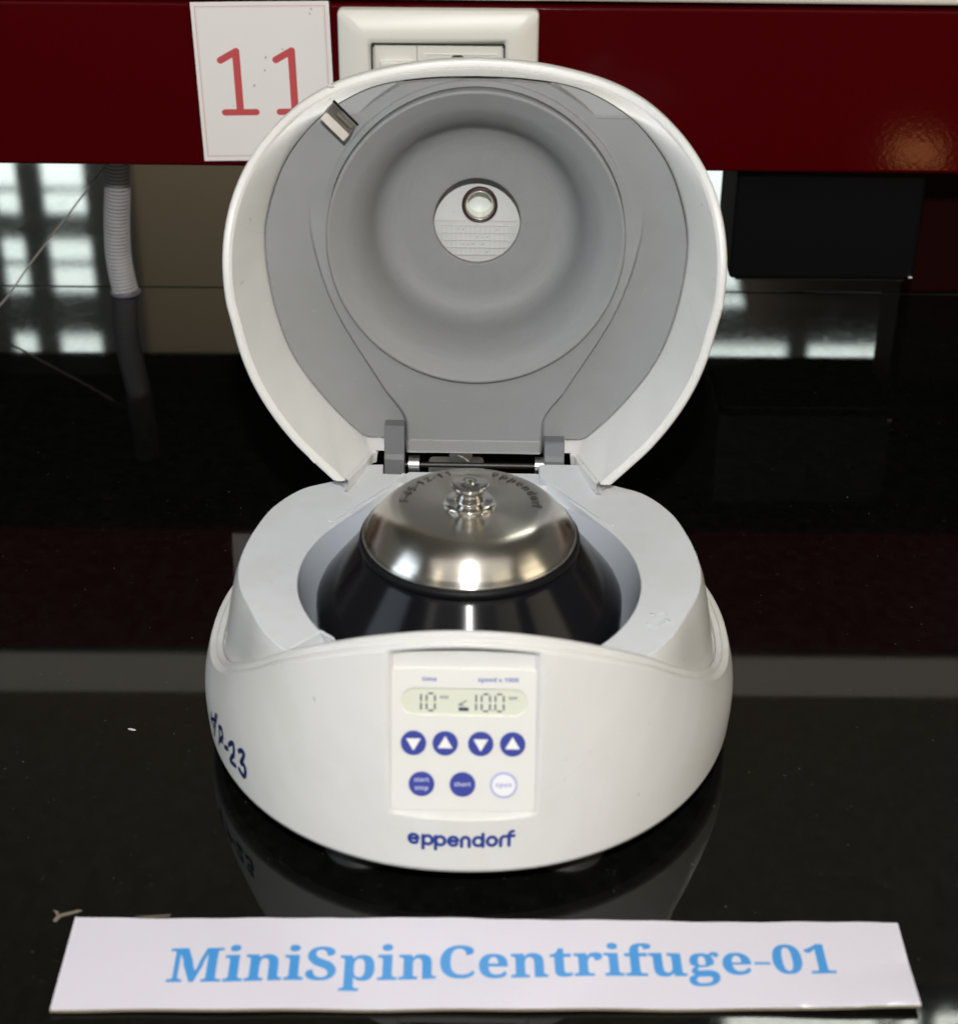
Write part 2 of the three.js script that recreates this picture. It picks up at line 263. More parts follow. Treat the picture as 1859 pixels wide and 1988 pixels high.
// thin string
{ const c = new THREE.CatmullRomCurve3([V(-0.2200, 0.0885, -0.4375), V(-0.2455, 0.0590, -0.4200), V(-0.2690, 0.0325, -0.4025), V(-0.2860, 0.0125, -0.3870), V(-0.305, 0.0012, -0.372), V(-0.33, 0.0009, -0.365)]);
  const o = mesh('string', new THREE.TubeGeometry(c, 80, 0.0006, 6), mat({ color: lin(0.33, 0.3, 0.26), roughness: 0.9 })); tag(o, 'thin greyish string stretched slantwise from the conduit to the bench', 'string'); }

// dark box under the shelf
{ const t = tag(group('equipment_box'), 'black box hanging under the right end of the shelf', 'box'); t.position.set(0.1955, 0, -0.3955);
  const bm = mat({ color: lin(0.003, 0.0035, 0.0045), roughness: 0.5, specularIntensity: 0.25 });
  mesh('case', rbox(0.106, 0.0735, 0.064, 0.0025, 0, 0.0802, 0), bm, t);
  mesh('flange', rbox(0.118, 0.004, 0.066, 0.001, 0.003, 0.1145, 0), bm, t);
  mesh('base_plate', rbox(0.098, 0.003, 0.056, 0.001, 0, 0.0425, 0), mat({ color: lin(0.02, 0.017, 0.013), roughness: 0.6 }), t);
  mesh('knob', lathe([[0, 0.004], [0.0012, 0.0036], [0.0017, 0.0022], [0.0014, 0], [0, 0]], 20).rotateX(Math.PI / 2).translate(0.0505, 0.0462, 0.0315), M.chrome, t); }
// dark cabinet far behind the bench, standing before the right window
{ const t = tag(group('cabinet'), 'dark cabinet mirrored in the bench under the hanging black box', 'cabinet'); t.position.set(0.66, -0.9, -2.6);
  const cm = mat({ color: lin(0.02, 0.018, 0.016), roughness: 0.6 }), sh = new THREE.Shape(); sh.moveTo(-0.15, 0); sh.lineTo(0.30, 0); sh.lineTo(0.30, 1.945); sh.lineTo(-0.13, 1.945); sh.lineTo(-0.14, 1.88); sh.lineTo(-0.15, 1.80); sh.closePath();
  mesh('body', new THREE.ExtrudeGeometry(sh, { depth: 0.3, bevelEnabled: false }).translate(0, 0, -0.3), cm, t); for (const x of [-0.035, 0.185]) mesh('door', rbox(0.205, 1.7, 0.012, 0.003, x, 0.95, 0.008), cm, t); }

// ---------------------------------------------------------------- the centrifuge
const XC = -0.0036, YAW = -0.65 * D2R;
const body = tag(group('centrifuge'), 'white and grey benchtop centrifuge with its rounded lid open', 'centrifuge');
body.position.set(XC, 0, 0); body.rotation.y = YAW;

// plan of the foot (B) and of the rim (T) of the outer shell
const NEXP = 2.12, ZCN = -0.017;
const pw = (s, n) => Math.sign(s) * Math.abs(s) ** (2 / n);
const planB = (f) => [0.1078 * pw(Math.sin(f), NEXP), ZCN + (Math.cos(f) > 0 ? 0.1198 : 0.118) * pw(Math.cos(f), NEXP)];
const planT = (f) => [0.1060 * pw(Math.sin(f), NEXP), ZCN + (Math.cos(f) > 0 ? 0.098 : 0.108) * pw(Math.cos(f), NEXP)];
const RIMX = [0, 0.0215, 0.044, 0.067, 0.0835, 0.0926, 0.0995, 0.1040, 0.1066], RIMT = [0.1013, 0.0991, 0.0919, 0.0787, 0.0632, 0.0534, 0.0452, 0.0398, 0.0372];
const LIP = 0.0026, lipAt = (z) => LIP * Math.min(1, 0.4 + sstep(z, 0.0, 0.05));
const rimY = (p) => (p[1] < ZCN ? 0.0372 : interp(Math.abs(p[0]), RIMX, RIMT)) - lipAt(p[1]);
const YB = 0.014;
function wallAt(f, t) { const b = planB(f), p = planT(f), h = rimY(p), bul = 0.0016 * Math.sin(Math.PI * t); return V(lerp(b[0], p[0], t) + bul * Math.sin(f), lerp(YB, h, t), lerp(b[1], p[1], t) + bul * Math.cos(f)); }
function wallAtY(f, y) { const p = planT(f); return wallAt(f, (y - YB) / (rimY(p) - YB)); }
function wallXY(x, y) { let f = Math.asin(Math.max(-1, Math.min(1, x / 0.107))); for (let k = 0; k < 12; k++) { const a = wallAtY(f, y).x, b = wallAtY(f + 1e-3, y).x; f -= (a - x) / ((b - a) / 1e-3); } return f; }
function wallN(f, y) { const a = wallAtY(f, y), u = wallAtY(f + 1e-3, y).sub(a), v = wallAtY(f, y + 1e-4).sub(a); return u.clone().cross(v).normalize().multiplyScalar(u.clone().cross(v).z * Math.cos(f) + u.clone().cross(v).x * Math.sin(f) > 0 ? 1 : -1); }
// plane of the sunk control panel
const PTY = 0.0877, PBY = 0.0366;
const panelZ = (y) => { const c = wallAtY(0, y); return c.z - 0.0038 - 0.0032 * sstep(y, 0.045, 0.095); };
const PZ0 = panelZ(PBY), PZ1 = panelZ(PTY), panelPlane = (y) => lerp(PZ0, PZ1, (y - PBY) / (PTY - PBY));
const panelTilt = Math.atan2(PZ0 - PZ1, PTY - PBY);
function sunk(p) {                                                    // how far a point lies inside the sunk field (0..1)
  const ax = Math.abs(p.x + 0.0002), top = 0.0982 - 0.0030 * (p.x / 0.026) ** 2;
  const ex = sstep(0.0282 - ax, 0, 0.0036), et = sstep(top - p.y, 0, 0.0045), eb = sstep(p.y - 0.0342, 0, 0.0016);
  return Math.min(ex, et, eb) * (0.5 + 0.5 * Math.min(1, ex * et * eb));
}
const FA = []; { const N = 760; for (let i = 0; i < N; i++) { const u = i / N * 2 - 1; FA.push(Math.PI * (0.30 * u + 0.70 * u ** 3)); } }
{ const rings = [], NT = 110;
  const bot = (k, y) => FA.map((f) => { const b = planB(f); return V(b[0] * k, y, ZCN + (b[1] - ZCN) * k); });
  rings.push(bot(0.965, 0.0118), bot(0.985, 0.0120), bot(0.996, 0.0127));
  for (let j = 0; j <= NT; j++) rings.push(FA.map((f) => { const p = wallAt(f, j / NT * 0.985); if (Math.abs(f) < 0.5 && p.z > 0) { const s = sunk(p); if (s > 0) p.z = lerp(p.z, Math.min(p.z, panelPlane(p.y)), s); } return p; }));
  // rolled rim with the narrow step that the lid closes over
  const rim = (ins, dy) => FA.map((f) => { const p = planT(f), h = rimY(p), l = Math.hypot(p[0] / 0.1066, (p[1] - ZCN) / 0.098) || 1, nx = p[0] / 0.1066 / l, nz = (p[1] - ZCN) / 0.098 / l; return V(p[0] - nx * ins, h + dy * lipAt(p[1]) / 0.0036, p[1] - nz * ins); });
  rings.push(rim(0.0004, -0.0006), rim(0.0012, 0.0), rim(0.0022, 0.0001), rim(0.0024, 0.0009), rim(0.0028, 0.0030), rim(0.0034, 0.0036), rim(0.0048, 0.0036), rim(0.0054, 0.0030), rim(0.0056, -0.004));
  const n0 = rings.length - 1;
  mesh('outer_shell', loft(rings, { uv: (p) => [p.x, p.y + p.z] }), M.white, body);
  // ledge between shell and deck wall
  const led = (ins, dy) => FA.map((f) => { const p = planT(f), h = Math.min(rimY(p), 0.0745), k = 1 - ins / 0.1; return V(p[0] * k, h + dy, ZCN + (p[1] - ZCN) * k); });
  mesh('ledge', loft([led(0.0052, -0.0012), led(0.0066, -0.0012), led(0.0068, -0.0024), led(0.0085, -0.0026), led(0.0087, -0.0038), led(0.02, -0.0042)], { crease: [1, 2, 3, 4] }), M.white, body);
  mesh('underside', loft([bot(0.965, 0.0118), bot(0.93, 0.0112), bot(0.02, 0.0112)], { flip: true }), M.dark, body);
}
for (const [x, z] of [[-0.0385, 0.0738], [0.0385, 0.0738], [-0.05, -0.095], [0.05, -0.095]]) mesh('foot', lathe([[0, 0.0113], [0.0105, 0.0113], [0.0100, 0.0055], [0.0118, 0.0035], [0.0143, 0.0013], [0.0147, 0.0002], [0.0135, 0.0001], [0, 0.0001]], 48).translate(x, 0, z), M.foot, body);

// deck
const mirror = (half) => [...half, ...half.slice().reverse().filter((p) => Math.abs(p[0]) > 1e-6).map((p) => [-p[0], p[1]])];
const DECK = [[0, 0.0765], [0.03, 0.0735], [0.05, 0.0648], [0.0675, 0.0525], [0.0765, 0.041], [0.0838, 0.0252], [0.0892, 0.011], [0.0915, -0.003], [0.0912, -0.0155], [0.0885, -0.032], [0.083, -0.050], [0.0725, -0.0652], [0.0605, -0.0720]];
const deckHalf = new THREE.CatmullRomCurve3(DECK.map((p) => V(p[0], 0, p[1])), false, 'centripetal').getPoints(90).map((p) => [p.x, p.z]);
const DY = 0.075;
const flatExtrude = (shape, depth, y, bev = 0.0005) => new THREE.ExtrudeGeometry(shape, { depth, curveSegments: 96, bevelEnabled: bev > 0, bevelSize: bev, bevelThickness: bev, bevelOffset: -bev, bevelSegments: 2 }).rotateX(Math.PI / 2).translate(0, y - bev, 0);
{ const RO = 0.0672, a0 = Math.atan2(-0.0386, 0.055);
  const s = new THREE.Shape();
  const right = [[0.0285, -0.0785], [0.0285, -0.0895], [0.0455, -0.0895], [0.0485, -0.0885], [0.0505, -0.0860], [0.0518, -0.0810], [0.0522, -0.0760], [0.0545, -0.0737]];
  right.forEach((p, i) => i ? s.lineTo(...p) : s.moveTo(...p));
  for (const p of deckHalf.slice().reverse()) s.lineTo(p[0], p[1]);
  for (const p of deckHalf.slice(1)) s.lineTo(-p[0], p[1]);
  for (const p of [[-0.0545, -0.0737], [-0.0522, -0.0760], [-0.0518, -0.0810], [-0.0500, -0.0855], [-0.0470, -0.0872], [-0.0392, -0.0875], [-0.0392, -0.0795], [-0.0290, -0.0790], [-0.0290, -0.0760]]) s.lineTo(...p);
  for (let k = 0; k <= 140; k++) { const a = Math.PI - a0 + (a0 * 2 - Math.PI - 0 + 2 * Math.PI - 2 * Math.PI) * 0 + 0; const ang = (Math.PI - a0) - k / 140 * (Math.PI - 2 * a0); s.lineTo(RO * Math.cos(ang), RO * Math.sin(ang) + 0.0012); }
  s.closePath();
  const slot = new THREE.Path(); [[-0.0648, 0.0512], [-0.0545, 0.0406], [-0.0500, 0.0448], [-0.0450, 0.0590], [-0.0560, 0.0580]].forEach((p, i) => i ? slot.lineTo(...p) : slot.moveTo(...p)); slot.closePath(); s.holes.push(slot);
  mesh('deck', flatExtrude(s, 0.0065, DY, 0.0006), M.deck, body);
  // lower field towards the hinge, the latch slot floor and the wall round the deck
  const low = new THREE.Shape(); const lp = mirror([[0, -0.0885], [0.029, -0.0885], [0.0365, -0.0784], [0.062, -0.0700], [0.075, -0.0500], [0.062, -0.022]]).map((p) => p); low.moveTo(...lp[0]); for (const p of lp.slice(1)) low.lineTo(...p); low.closePath();
  const lo2 = new THREE.Shape(); [[-0.0282, -0.0885], [0.0282, -0.0885], [0.0590, -0.0450], [0.0660, -0.0160]].forEach((p, i) => i ? lo2.lineTo(...p) : lo2.moveTo(...p));
  for (let k = 0; k <= 60; k++) { const ang = lerp(-0.24, -Math.PI + 0.24, k / 60); lo2.lineTo(0.0670 * Math.cos(ang), 0.0670 * Math.sin(ang) + 0.0012); } lo2.lineTo(-0.0660, -0.0160); lo2.lineTo(-0.0590, -0.0450); lo2.closePath();
  mesh('hinge_field', flatExtrude(lo2, 0.004, DY - 0.0042, 0.0004), M.deck, body);
  mesh('latch_slot', [box(0.024, 0.001, 0.022, -0.054, 0.0685, 0.049)], M.deck, body);
  const ridge = (sg) => { const a = V(sg * 0.0292, 0, -0.0765), b = V(sg * 0.0580, 0, -0.0385), d = b.clone().sub(a), n = V(d.z, 0, -d.x).normalize().multiplyScalar(sg * 0.0009), g = new THREE.BufferGeometry(), h0 = 0.0767, h1 = 0.0755, y0 = 0.0705; const P = [[a, -1, y0], [a, 1, y0], [a, 1, h0], [a, -1, h0], [b, -1, y0], [b, 1, y0], [b, 1, h1], [b, -1, h1]].map(([p, s2, y]) => [p.x + n.x * s2, y, p.z + n.z * s2]); const q = []; for (const [i, j, k, l] of [[0, 1, 2, 3], [5, 4, 7, 6], [1, 5, 6, 2], [4, 0, 3, 7], [3, 2, 6, 7]]) q.push(...P[i], ...P[j], ...P[k], ...P[i], ...P[k], ...P[l]); g.setAttribute('position', new THREE.Float32BufferAttribute(q, 3)); g.computeVertexNormals(); return g; };
  mesh('ridge', ridge(1), M.deck, body); mesh('ridge', ridge(-1), M.deck, body);
  const outl = mirror(deckHalf).reverse().map((p) => V(p[0], 0, p[1])), n = outl.length, foot = [], top = [];
  const ledY = (q) => Math.min(rimY([q.x * 1.13, q.z * 1.06]) - 0.004, 0.0735);
  const ring = (t) => outl.map((p) => { const l = ledY(p), k = (DY - l) / 0.041, g = 1 + 0.088 * k * (t ** 0.72), y = lerp(DY - 0.0006, l, t); return V(p.x * g, y, p.z < -0.06 ? p.z : ZCN + (p.z - ZCN) * g); });
  mesh('deck_wall', loft([0, 0.1, 0.25, 0.4, 0.55, 0.7, 0.85, 1, 1.1].map(ring), { flip: true, uv: (p) => [p.x + p.z, p.y] }), M.white, body);
  const ar = []; for (const [x, z, w, h, r] of [[0.0005, 0.0028, 0.0042, 0.0007, 0.0], [-0.0016, -0.0005, 0.0007, 0.0066, 0.0], [0.0026, -0.0005, 0.0007, 0.0066, 0.0], [-0.0028, -0.0038, 0.0026, 0.0007, 0], [0.0038, -0.0038, 0.0026, 0.0007, 0], [-0.0018, -0.0056, 0.0007, 0.0052, -0.75], [0.0028, -0.0056, 0.0007, 0.0052, 0.75]]) ar.push(box(w, 0.0003, h).rotateY(r).translate(x, 0, z));
  mesh('arrow_mark', ar.map((g) => g.rotateY(-0.6).translate(0.0705, DY + 0.0002, 0.0310)), M.deck, body);
}
mesh('chamber', latheS([[0.0670, 0.0745], [0.0664, 0.066], [0.0655, 0.05], [0.0640, 0.036], [0.0600, 0.028], [0.04, 0.025], [0.001, 0.025]], 60).translate(0, 0, 0.0012), Object.assign(M.chamber.clone(), { side: THREE.DoubleSide }), body);
// hinge
mesh('hinge_rod', new THREE.CylinderGeometry(0.0012, 0.0012, 0.066, 16).rotateZ(Math.PI / 2).translate(0, 0.0705, -0.0955), mat({ color: lin(0.10, 0.095, 0.09), roughness: 0.55, metalness: 1 }), body);
for (const x of [-0.0262, 0.0292]) mesh('hinge_bush', new THREE.CylinderGeometry(0.0040, 0.0040, 0.0046, 32).rotateZ(Math.PI / 2).translate(x, 0.0712, -0.0945), M.zinc, body);
for (const x of [-0.0485, 0.0485]) mesh('hinge_block', box(0.004, 0.012, 0.008, x, 0.066, -0.090), M.deck, body);

// control panel
{ const pan = new THREE.Group(); pan.name = 'control_panel'; body.add(pan);
  const cy = (PTY + PBY) / 2; pan.position.set(-0.0002, cy - 0.0012, panelPlane(cy) + 0.0004); pan.rotation.x = -panelTilt;
  const W = 0.0512, H = 0.0534, u = (x) => (x - 795) / 1250 * W, v = (y) => -(y - 865) / 1250 * H;
  const face = canvasTex(1024, 1128, (g, w, h) => { const X = (x) => (x - 170) / 1250 * w, Y = (y) => (y - 240) / 1250 * h; g.fillStyle = '#e6e5e0'; g.fillRect(0, 0, w, h); g.fillStyle = '#5560b8'; g.textAlign = 'center'; g.font = 'bold 47px sans-serif'; g.fillText('time', X(495), Y(347)); g.fillText('speed x 1000', X(1090), Y(347)); });
  const sh = new THREE.Shape(); { const w = W / 2, h = H / 2, r = 0.0016; sh.moveTo(-w + r, -h); sh.lineTo(w - r, -h); sh.quadraticCurveTo(w, -h, w, -h + r); sh.lineTo(w, h - r); sh.quadraticCurveTo(w, h, w - r, h); sh.lineTo(-w + r, h); sh.quadraticCurveTo(-w, h, -w, h - r); sh.lineTo(-w, -h + r); sh.quadraticCurveTo(-w, -h, -w + r, -h); }
  const pill = new THREE.Path(); { const r = 0.00500, x0 = u(250) + r, x1 = u(1345) - r, yc = v(527); pill.absarc(x0, yc, r, Math.PI / 2, Math.PI * 1.5, false); pill.absarc(x1, yc, r, -Math.PI / 2, Math.PI / 2, false); pill.closePath(); sh.holes.push(pill); }
  const g = new THREE.ExtrudeGeometry(sh, { depth: 0.0009, bevelEnabled: true, bevelSize: 0.0002, bevelThickness: 0.0002, bevelOffset: -0.0002, curveSegments: 24 }); const p = g.attributes.position, uv = g.attributes.uv; for (let i = 0; i < p.count; i++) uv.setXY(i, p.getX(i) / W + 0.5, p.getY(i) / H + 0.5);
  mesh('panel_face', g, mat({ map: face, roughness: 0.4 }), pan);
  const lcd = canvasTex(1024, 232, (c, w, h) => {
    const X = (x) => (x - 240) / 1115 * w, Y = (y) => (y - 400) / 255 * h; c.fillStyle = '#dee0d0'; c.fillRect(0, 0, w, h);
    c.fillStyle = c.strokeStyle = '#444c62'; c.lineCap = 'butt'; c.lineWidth = 13;
    const seg = (a, b) => { c.beginPath(); c.moveTo(X(a[0]), Y(a[1])); c.lineTo(X(b[0]), Y(b[1])); c.stroke(); };
    const one = (x) => { seg([x, 468], [x, 530]); seg([x, 544], [x, 604]); }, zero = (x) => { const a = x - 36, b = x + 36; seg([a, 474], [a, 528]); seg([b, 474], [b, 528]); seg([a, 546], [a, 600]); seg([b, 546], [b, 600]); seg([a + 14, 461], [b - 14, 461]); seg([a + 14, 610], [b - 14, 610]); };
    one(423); zero(507); one(900); zero(984); zero(1103); c.fillRect(X(1038), Y(600), 10, 10);
    c.fillRect(X(750), Y(578), 78, 30); c.lineWidth = 8; seg([748, 556], [818, 520]); seg([748, 556], [795, 562]);
    c.font = 'bold 38px sans-serif'; c.fillStyle = '#62697c'; c.fillText('min', X(585), Y(505)); c.fillText('rpm', X(1178), Y(505));
  });
  const ls = new THREE.PlaneGeometry(u(1355) - u(240), v(400) - v(655)); ls.translate(u(797.5), v(527.5), 0.0003);
  mesh('display', ls, mat({ map: lcd, roughness: 0.25 }), pan);
  const BL = '#3f4a9e';
  const button = (x, y, r, draw, rim = BL) => { const R = r / 1250 * W, t = canvasTex(256, 256, (c) => { c.fillStyle = rim; c.fillRect(0, 0, 256, 256); draw(c); });
    const side = new THREE.CylinderGeometry(R, R * 1.01, 0.0005, 40, 1, true).rotateX(Math.PI / 2).translate(0, 0, 0.00025), su = side.attributes.uv; for (let i = 0; i < su.count; i++) su.setXY(i, 0.5, 0.004);
    mesh('button', [side, new THREE.CircleGeometry(R, 40).translate(0, 0, 0.0005)].map((q) => q.translate(u(x), v(y), 0.00108)), mat({ map: t, roughness: 0.38 }), pan); };
  const tri = (up) => (c) => { c.fillStyle = '#f2f1ee'; c.strokeStyle = '#f2f1ee'; c.lineJoin = 'round'; c.lineWidth = 10; c.beginPath(); const s = up ? 1 : -1, cy2 = up ? 122 : 134; c.moveTo(128, cy2 - s * 66); c.lineTo(128 + 68, cy2 + s * 52); c.lineTo(128 - 68, cy2 + s * 52); c.closePath(); c.fill(); c.stroke(); };
  button(360, 888, 110, tri(false)); button(636, 888, 110, tri(true)); button(945, 888, 110, tri(false)); button(1222, 888, 110, tri(true));
  const word = (lines, col) => (c) => { c.fillStyle = col; c.textAlign = 'center'; c.font = 'bold 66px sans-serif'; lines.forEach((l, i) => c.fillText(l, 128, 146 + (i - (lines.length - 1) / 2) * 88)); };
  button(432, 1250, 112, word(['start', 'stop'], '#c9cdea')); button(790, 1250, 112, word(['short'], '#c9cdea'));
  button(1150, 1250, 120, (c) => { c.fillStyle = '#f1f0f2'; c.beginPath(); c.arc(128, 128, 108, 0, 7); c.fill(); word(['open'], '#a3a9d8')(c); }, '#b4b8e2'); }

// the maker's name on the front and the pen marks on the side
function onWall(strokes, w, name, material, place) {
  const gs = strokes.map((s) => { const P = [], N = []; for (const q of s) { const [f, y] = place(q); P.push(wallAtY(f, y)); N.push(wallN(f, y)); } return ribbon(P, N, w); });
  mesh(name, gs, material, body);
}
const arc = (cx, cy, rx, ry, a0, a1, n = 18) => { const o = []; for (let i = 0; i <= n; i++) { const a = (a0 + (a1 - a0) * i / n) * D2R; o.push([cx + rx * Math.cos(a), cy + ry * Math.sin(a)]); } return o; };
{ const S = [], E = (x) => { S.push([[x - 36, 1744], ...[[x + 40, 1744]], ...arc(x, 1746, 41, -42, 2, 318).map((p) => [p[0], p[1]])]); };
  const ring = (x) => S.push(arc(x, 1746, 41, -42, 0, 360, 28));
  E(362); S.push([[446, 1704], [446, 1832]]); ring(488); S.push([[558, 1704], [558, 1832]]); ring(600); E(716);
  S.push([[790, 1796], [790, 1740], ...arc(824, 1740, 34, -37, 180, 0), [858, 1796]]); ring(938); S.push([[980, 1672], [980, 1796]]); ring(1060);
  S.push([[1138, 1796], [1138, 1738], ...arc(1170, 1738, 32, -34, 180, 100), [1200, 1704], [1256, 1704]], [[1212, 1796], [1212, 1694], ...arc(1246, 1694, 34, -36, 180, 85)]);
  onWall(S, 0.00128, 'maker_name', M.blueInk, ([x, y]) => { const X = (x - 795) / 1250 * 0.0505 - 0.0003, Y = 0.0375 - (y - 1490) / 1250 * 0.0500 - 0.0015; return [wallXY(X, Y), Y]; }); }

const PEN = [
  [[-1.180,0.0265],[-1.180,0.0245],[-1.180,0.0225]],
  [[-1.190,0.0235],[-1.150,0.0260],[-1.125,0.0275]],
  [[-1.120,0.0300],[-1.135,0.0265],[-1.155,0.0225]],
  [[-1.100,0.0310],[-1.120,0.0260],[-1.155,0.0190]],
  [[-1.075,0.0280],[-1.075,0.0245],[-1.090,0.0200]],
  [[-1.075,0.0280],[-1.045,0.0285],[-1.040,0.0265],[-1.055,0.0245],[-1.075,0.0225]],
  [[-1.060,0.0240],[-1.045,0.0235]],
  [[-1.020,0.0235],[-0.995,0.0245]],
  [[-0.980,0.0270],[-0.960,0.0290],[-0.940,0.0290],[-0.940,0.0265],[-0.960,0.0235],[-0.975,0.0210],[-0.960,0.0210],[-0.935,0.0215]],
  [[-0.900,0.0295],[-0.880,0.0310],[-0.865,0.0305],[-0.875,0.0280],[-0.890,0.0255],[-0.870,0.0260],[-0.860,0.0245],[-0.865,0.0220],[-0.885,0.0210],[-0.905,0.0220]],
];
{ const fine = PEN.map((s) => s.length < 3 ? s : new THREE.CatmullRomCurve3(s.map((p) => V(p[0], p[1], 0))).getPoints(s.length * 5).map((p) => [p.x, p.y])); onWall(fine.slice(0, 5).concat(fine.slice(6, 7)), 0.0014, 'pen_mark', M.pen, (q) => q); onWall([fine[5], ...fine.slice(7)], 0.0021, 'pen_mark', M.pen, (q) => q); }

// ---------------------------------------------------------------- rotor, standing in the chamber
{ const t = tag(group('rotor'), 'black rotor with a brushed steel lid and chrome knob sitting in the open chamber', 'rotor'); t.position.set(XC, 0.04, -0.0010);
  const at = (pts) => pts.map(([r, y]) => [r, y - 0.04]);
  mesh('rotor_body', lathe(at([[0.0001, 0.041], [0.052, 0.041], [0.0595, 0.045], [0.0603, 0.052], [0.0606, 0.0625], [0.0604, 0.0655], [0.0592, 0.0682], [0.0570, 0.0712], [0.0436, 0.0884], [0.0424, 0.0900], [0.0404, 0.0908], [0.0001, 0.0908]]), 160), M.rotorBlack, t);
  mesh('seal_ring', new THREE.TorusGeometry(0.0404, 0.0026, 20, 160).rotateX(Math.PI / 2).translate(0, 0.0916 - 0.04, 0), M.seal, t);
  const lid = new THREE.Group(); lid.name = 'rotor_lid'; t.add(lid);
  const PR = [0, 0.010, 0.020, 0.0262, 0.0285, 0.0305, 0.0328, 0.0350, 0.0372, 0.0390, 0.0402, 0.0409], PY = [0.1070, 0.1069, 0.1067, 0.10640, 0.1060, 0.1053, 0.1039, 0.1021, 0.0998, 0.0976, 0.0960, 0.0948];
  const lidY = (r) => interp(r, PR, PY);
  const prof = [[0.0404, 0.0932], [0.0413, 0.0935], [0.0416, 0.0942], [0.0414, 0.0949], [0.0410, 0.0951]], dome = []; for (let k = 0; k <= 90; k++) { const q = k / 90, r = 0.0409 * (1 - q); dome.push([Math.max(r, 0.0001), lidY(r)]); }
  mesh('lid_dome', [new THREE.LatheGeometry(at(prof).map((p) => new THREE.Vector2(...p)), 200), new THREE.LatheGeometry(at(dome).map((p) => new THREE.Vector2(...p)), 200)], M.steel, lid);
  const font = new FontLoader().parse ? await new FontLoader().loadAsync('fonts/droid/droid_sans_bold.typeface.json') : null;
  const etch = (txt, r, aMid, size, sp) => { const gs = [], ws = [...txt].map((c) => (font.data.glyphs[c]?.ha ?? 500) / font.data.resolution * size * sp), tot = ws.reduce((a, b) => a + b); let x = -tot / 2;
    [...txt].forEach((c, i) => { const xm = x + ws[i] / 2; x += ws[i]; const sh = font.generateShapes(c, size); if (!sh.length) return; const a = aMid + xm / r, g = new THREE.ShapeGeometry(sh, 6).translate(-ws[i] / sp / 2, 0, 0).rotateX(-Math.PI / 2).translate(0, 0, -r).rotateY(-a); const p = g.attributes.position; for (let k = 0; k < p.count; k++) p.setY(k, lidY(Math.hypot(p.getX(k), p.getZ(k))) + 0.00030 - 0.04); gs.push(g); }); return gs; };
  mesh('etched_text', [...etch('F-45-12-11', 0.0240, -0.90, 0.0035, 1.28), ...etch('eppendorf', 0.0240, 0.98, 0.0038, 1.18)], M.etched, lid);
  const kn = new THREE.Group(); kn.name = 'knob'; t.add(kn); kn.position.y = -0.0008;
  mesh('knob_stem', lathe(at([[0.0001, 0.1076], [0.0088, 0.1076], [0.0096, 0.1080], [0.0099, 0.1086], [0.0096, 0.1093], [0.0085, 0.1097], [0.0060, 0.1099], [0.0056, 0.1102], [0.0053, 0.1112], [0.0054, 0.1117], [0.0050, 0.1119], [0.0050, 0.1128], [0.0054, 0.1135]]), 96), M.chrome, kn);
  mesh('knob_head', lathe(at([[0.0054, 0.1134], [0.0062, 0.1143], [0.0071, 0.1158], [0.0073, 0.1164], [0.0072, 0.1168], [0.0068, 0.1171], [0.0050, 0.1170], [0.0022, 0.1171], [0.0016, 0.1174], [0.0011, 0.1174], [0.0008, 0.1168], [0.0001, 0.1167]]), 96), M.chrome, kn);
  const teeth = []; for (let k = 0; k < 18; k++) teeth.push(new THREE.SphereGeometry(0.0009, 8, 6).translate(0.0094 * Math.cos(k * Math.PI / 9), 0.0679, 0.0094 * Math.sin(k * Math.PI / 9))); mesh('knurl', teeth, M.chrome, kn); }

// ---------------------------------------------------------------- the lid, built closed over the deck and swung open about the hinge rod
const HY = 0.071, HZ = -0.095, OPEN = 97.7 * D2R;
const lid = new THREE.Group(); lid.name = 'lid'; body.add(lid); lid.position.set(0, HY, HZ); lid.rotation.x = -OPEN;
const L = (g) => g.translate(0, -HY, -HZ);
const NS = 240;                                                        // points on each half of a loop
const resample = (pts, n, spline = true) => { const c = spline ? new THREE.CatmullRomCurve3(pts.map((p) => V(...p)), false, 'centripetal') : null; return c.getSpacedPoints(n - 1); };
const loop = (half) => [...half, ...half.slice(1, -1).reverse().map((p) => V(-p.x, p.y, p.z))];
// half rim from the front middle round the side to the rear corner; XT carries the plan on behind the corner, where the lid is cut off
const RIM = [[0, 0.0984, 0.0762], [0.018, 0.0972, 0.0753], [0.036, 0.0945, 0.0729], [0.0556, 0.0885, 0.0683], [0.070, 0.080, 0.062], [0.0813, 0.069, 0.0537], [0.0896, 0.0592, 0.0445], [0.0953, 0.0500, 0.0345], [0.0991, 0.0433, 0.0230], [0.1010, 0.0390, 0.0111], [0.1013, 0.0366, 0], [0.1004, 0.036, -0.0124], [0.0988, 0.036, -0.0200], [0.0957, 0.036, -0.0336], [0.0911, 0.036, -0.0466], [0.0842, 0.036, -0.0596], [0.0747, 0.036, -0.0728], [0.0672, 0.036, -0.0808], [0.0600, 0.036, -0.0880]];
const XT = [[0.0560, 0.036, -0.0920], [0.0480, 0.036, -0.0978], [0.0360, 0.036, -0.1040], [0.0180, 0.036, -0.1080], [0, 0.036, -0.1090]];
const NR = 170, NX = 70, CUT = -0.0888;
const rimHalf = [...resample(RIM, NR), ...resample([RIM[RIM.length - 1], ...XT], NX).slice(1)], fullLoop = loop(rimHalf), NL = fullLoop.length;
const LIN = [[0, 0.0710], [0.018, 0.0704], [0.0366, 0.0681], [0.0475, 0.0648], [0.0620, 0.0568], [0.0708, 0.0484], [0.079, 0.037], [0.0845, 0.024], [0.088, 0.010], [0.0886, 0], [0.0875, -0.014], [0.0845, -0.030], [0.0795, -0.045], [0.0730, -0.0565], [0.061, -0.072], [0.0500, -0.0830]];
const LINY = 0.0775;
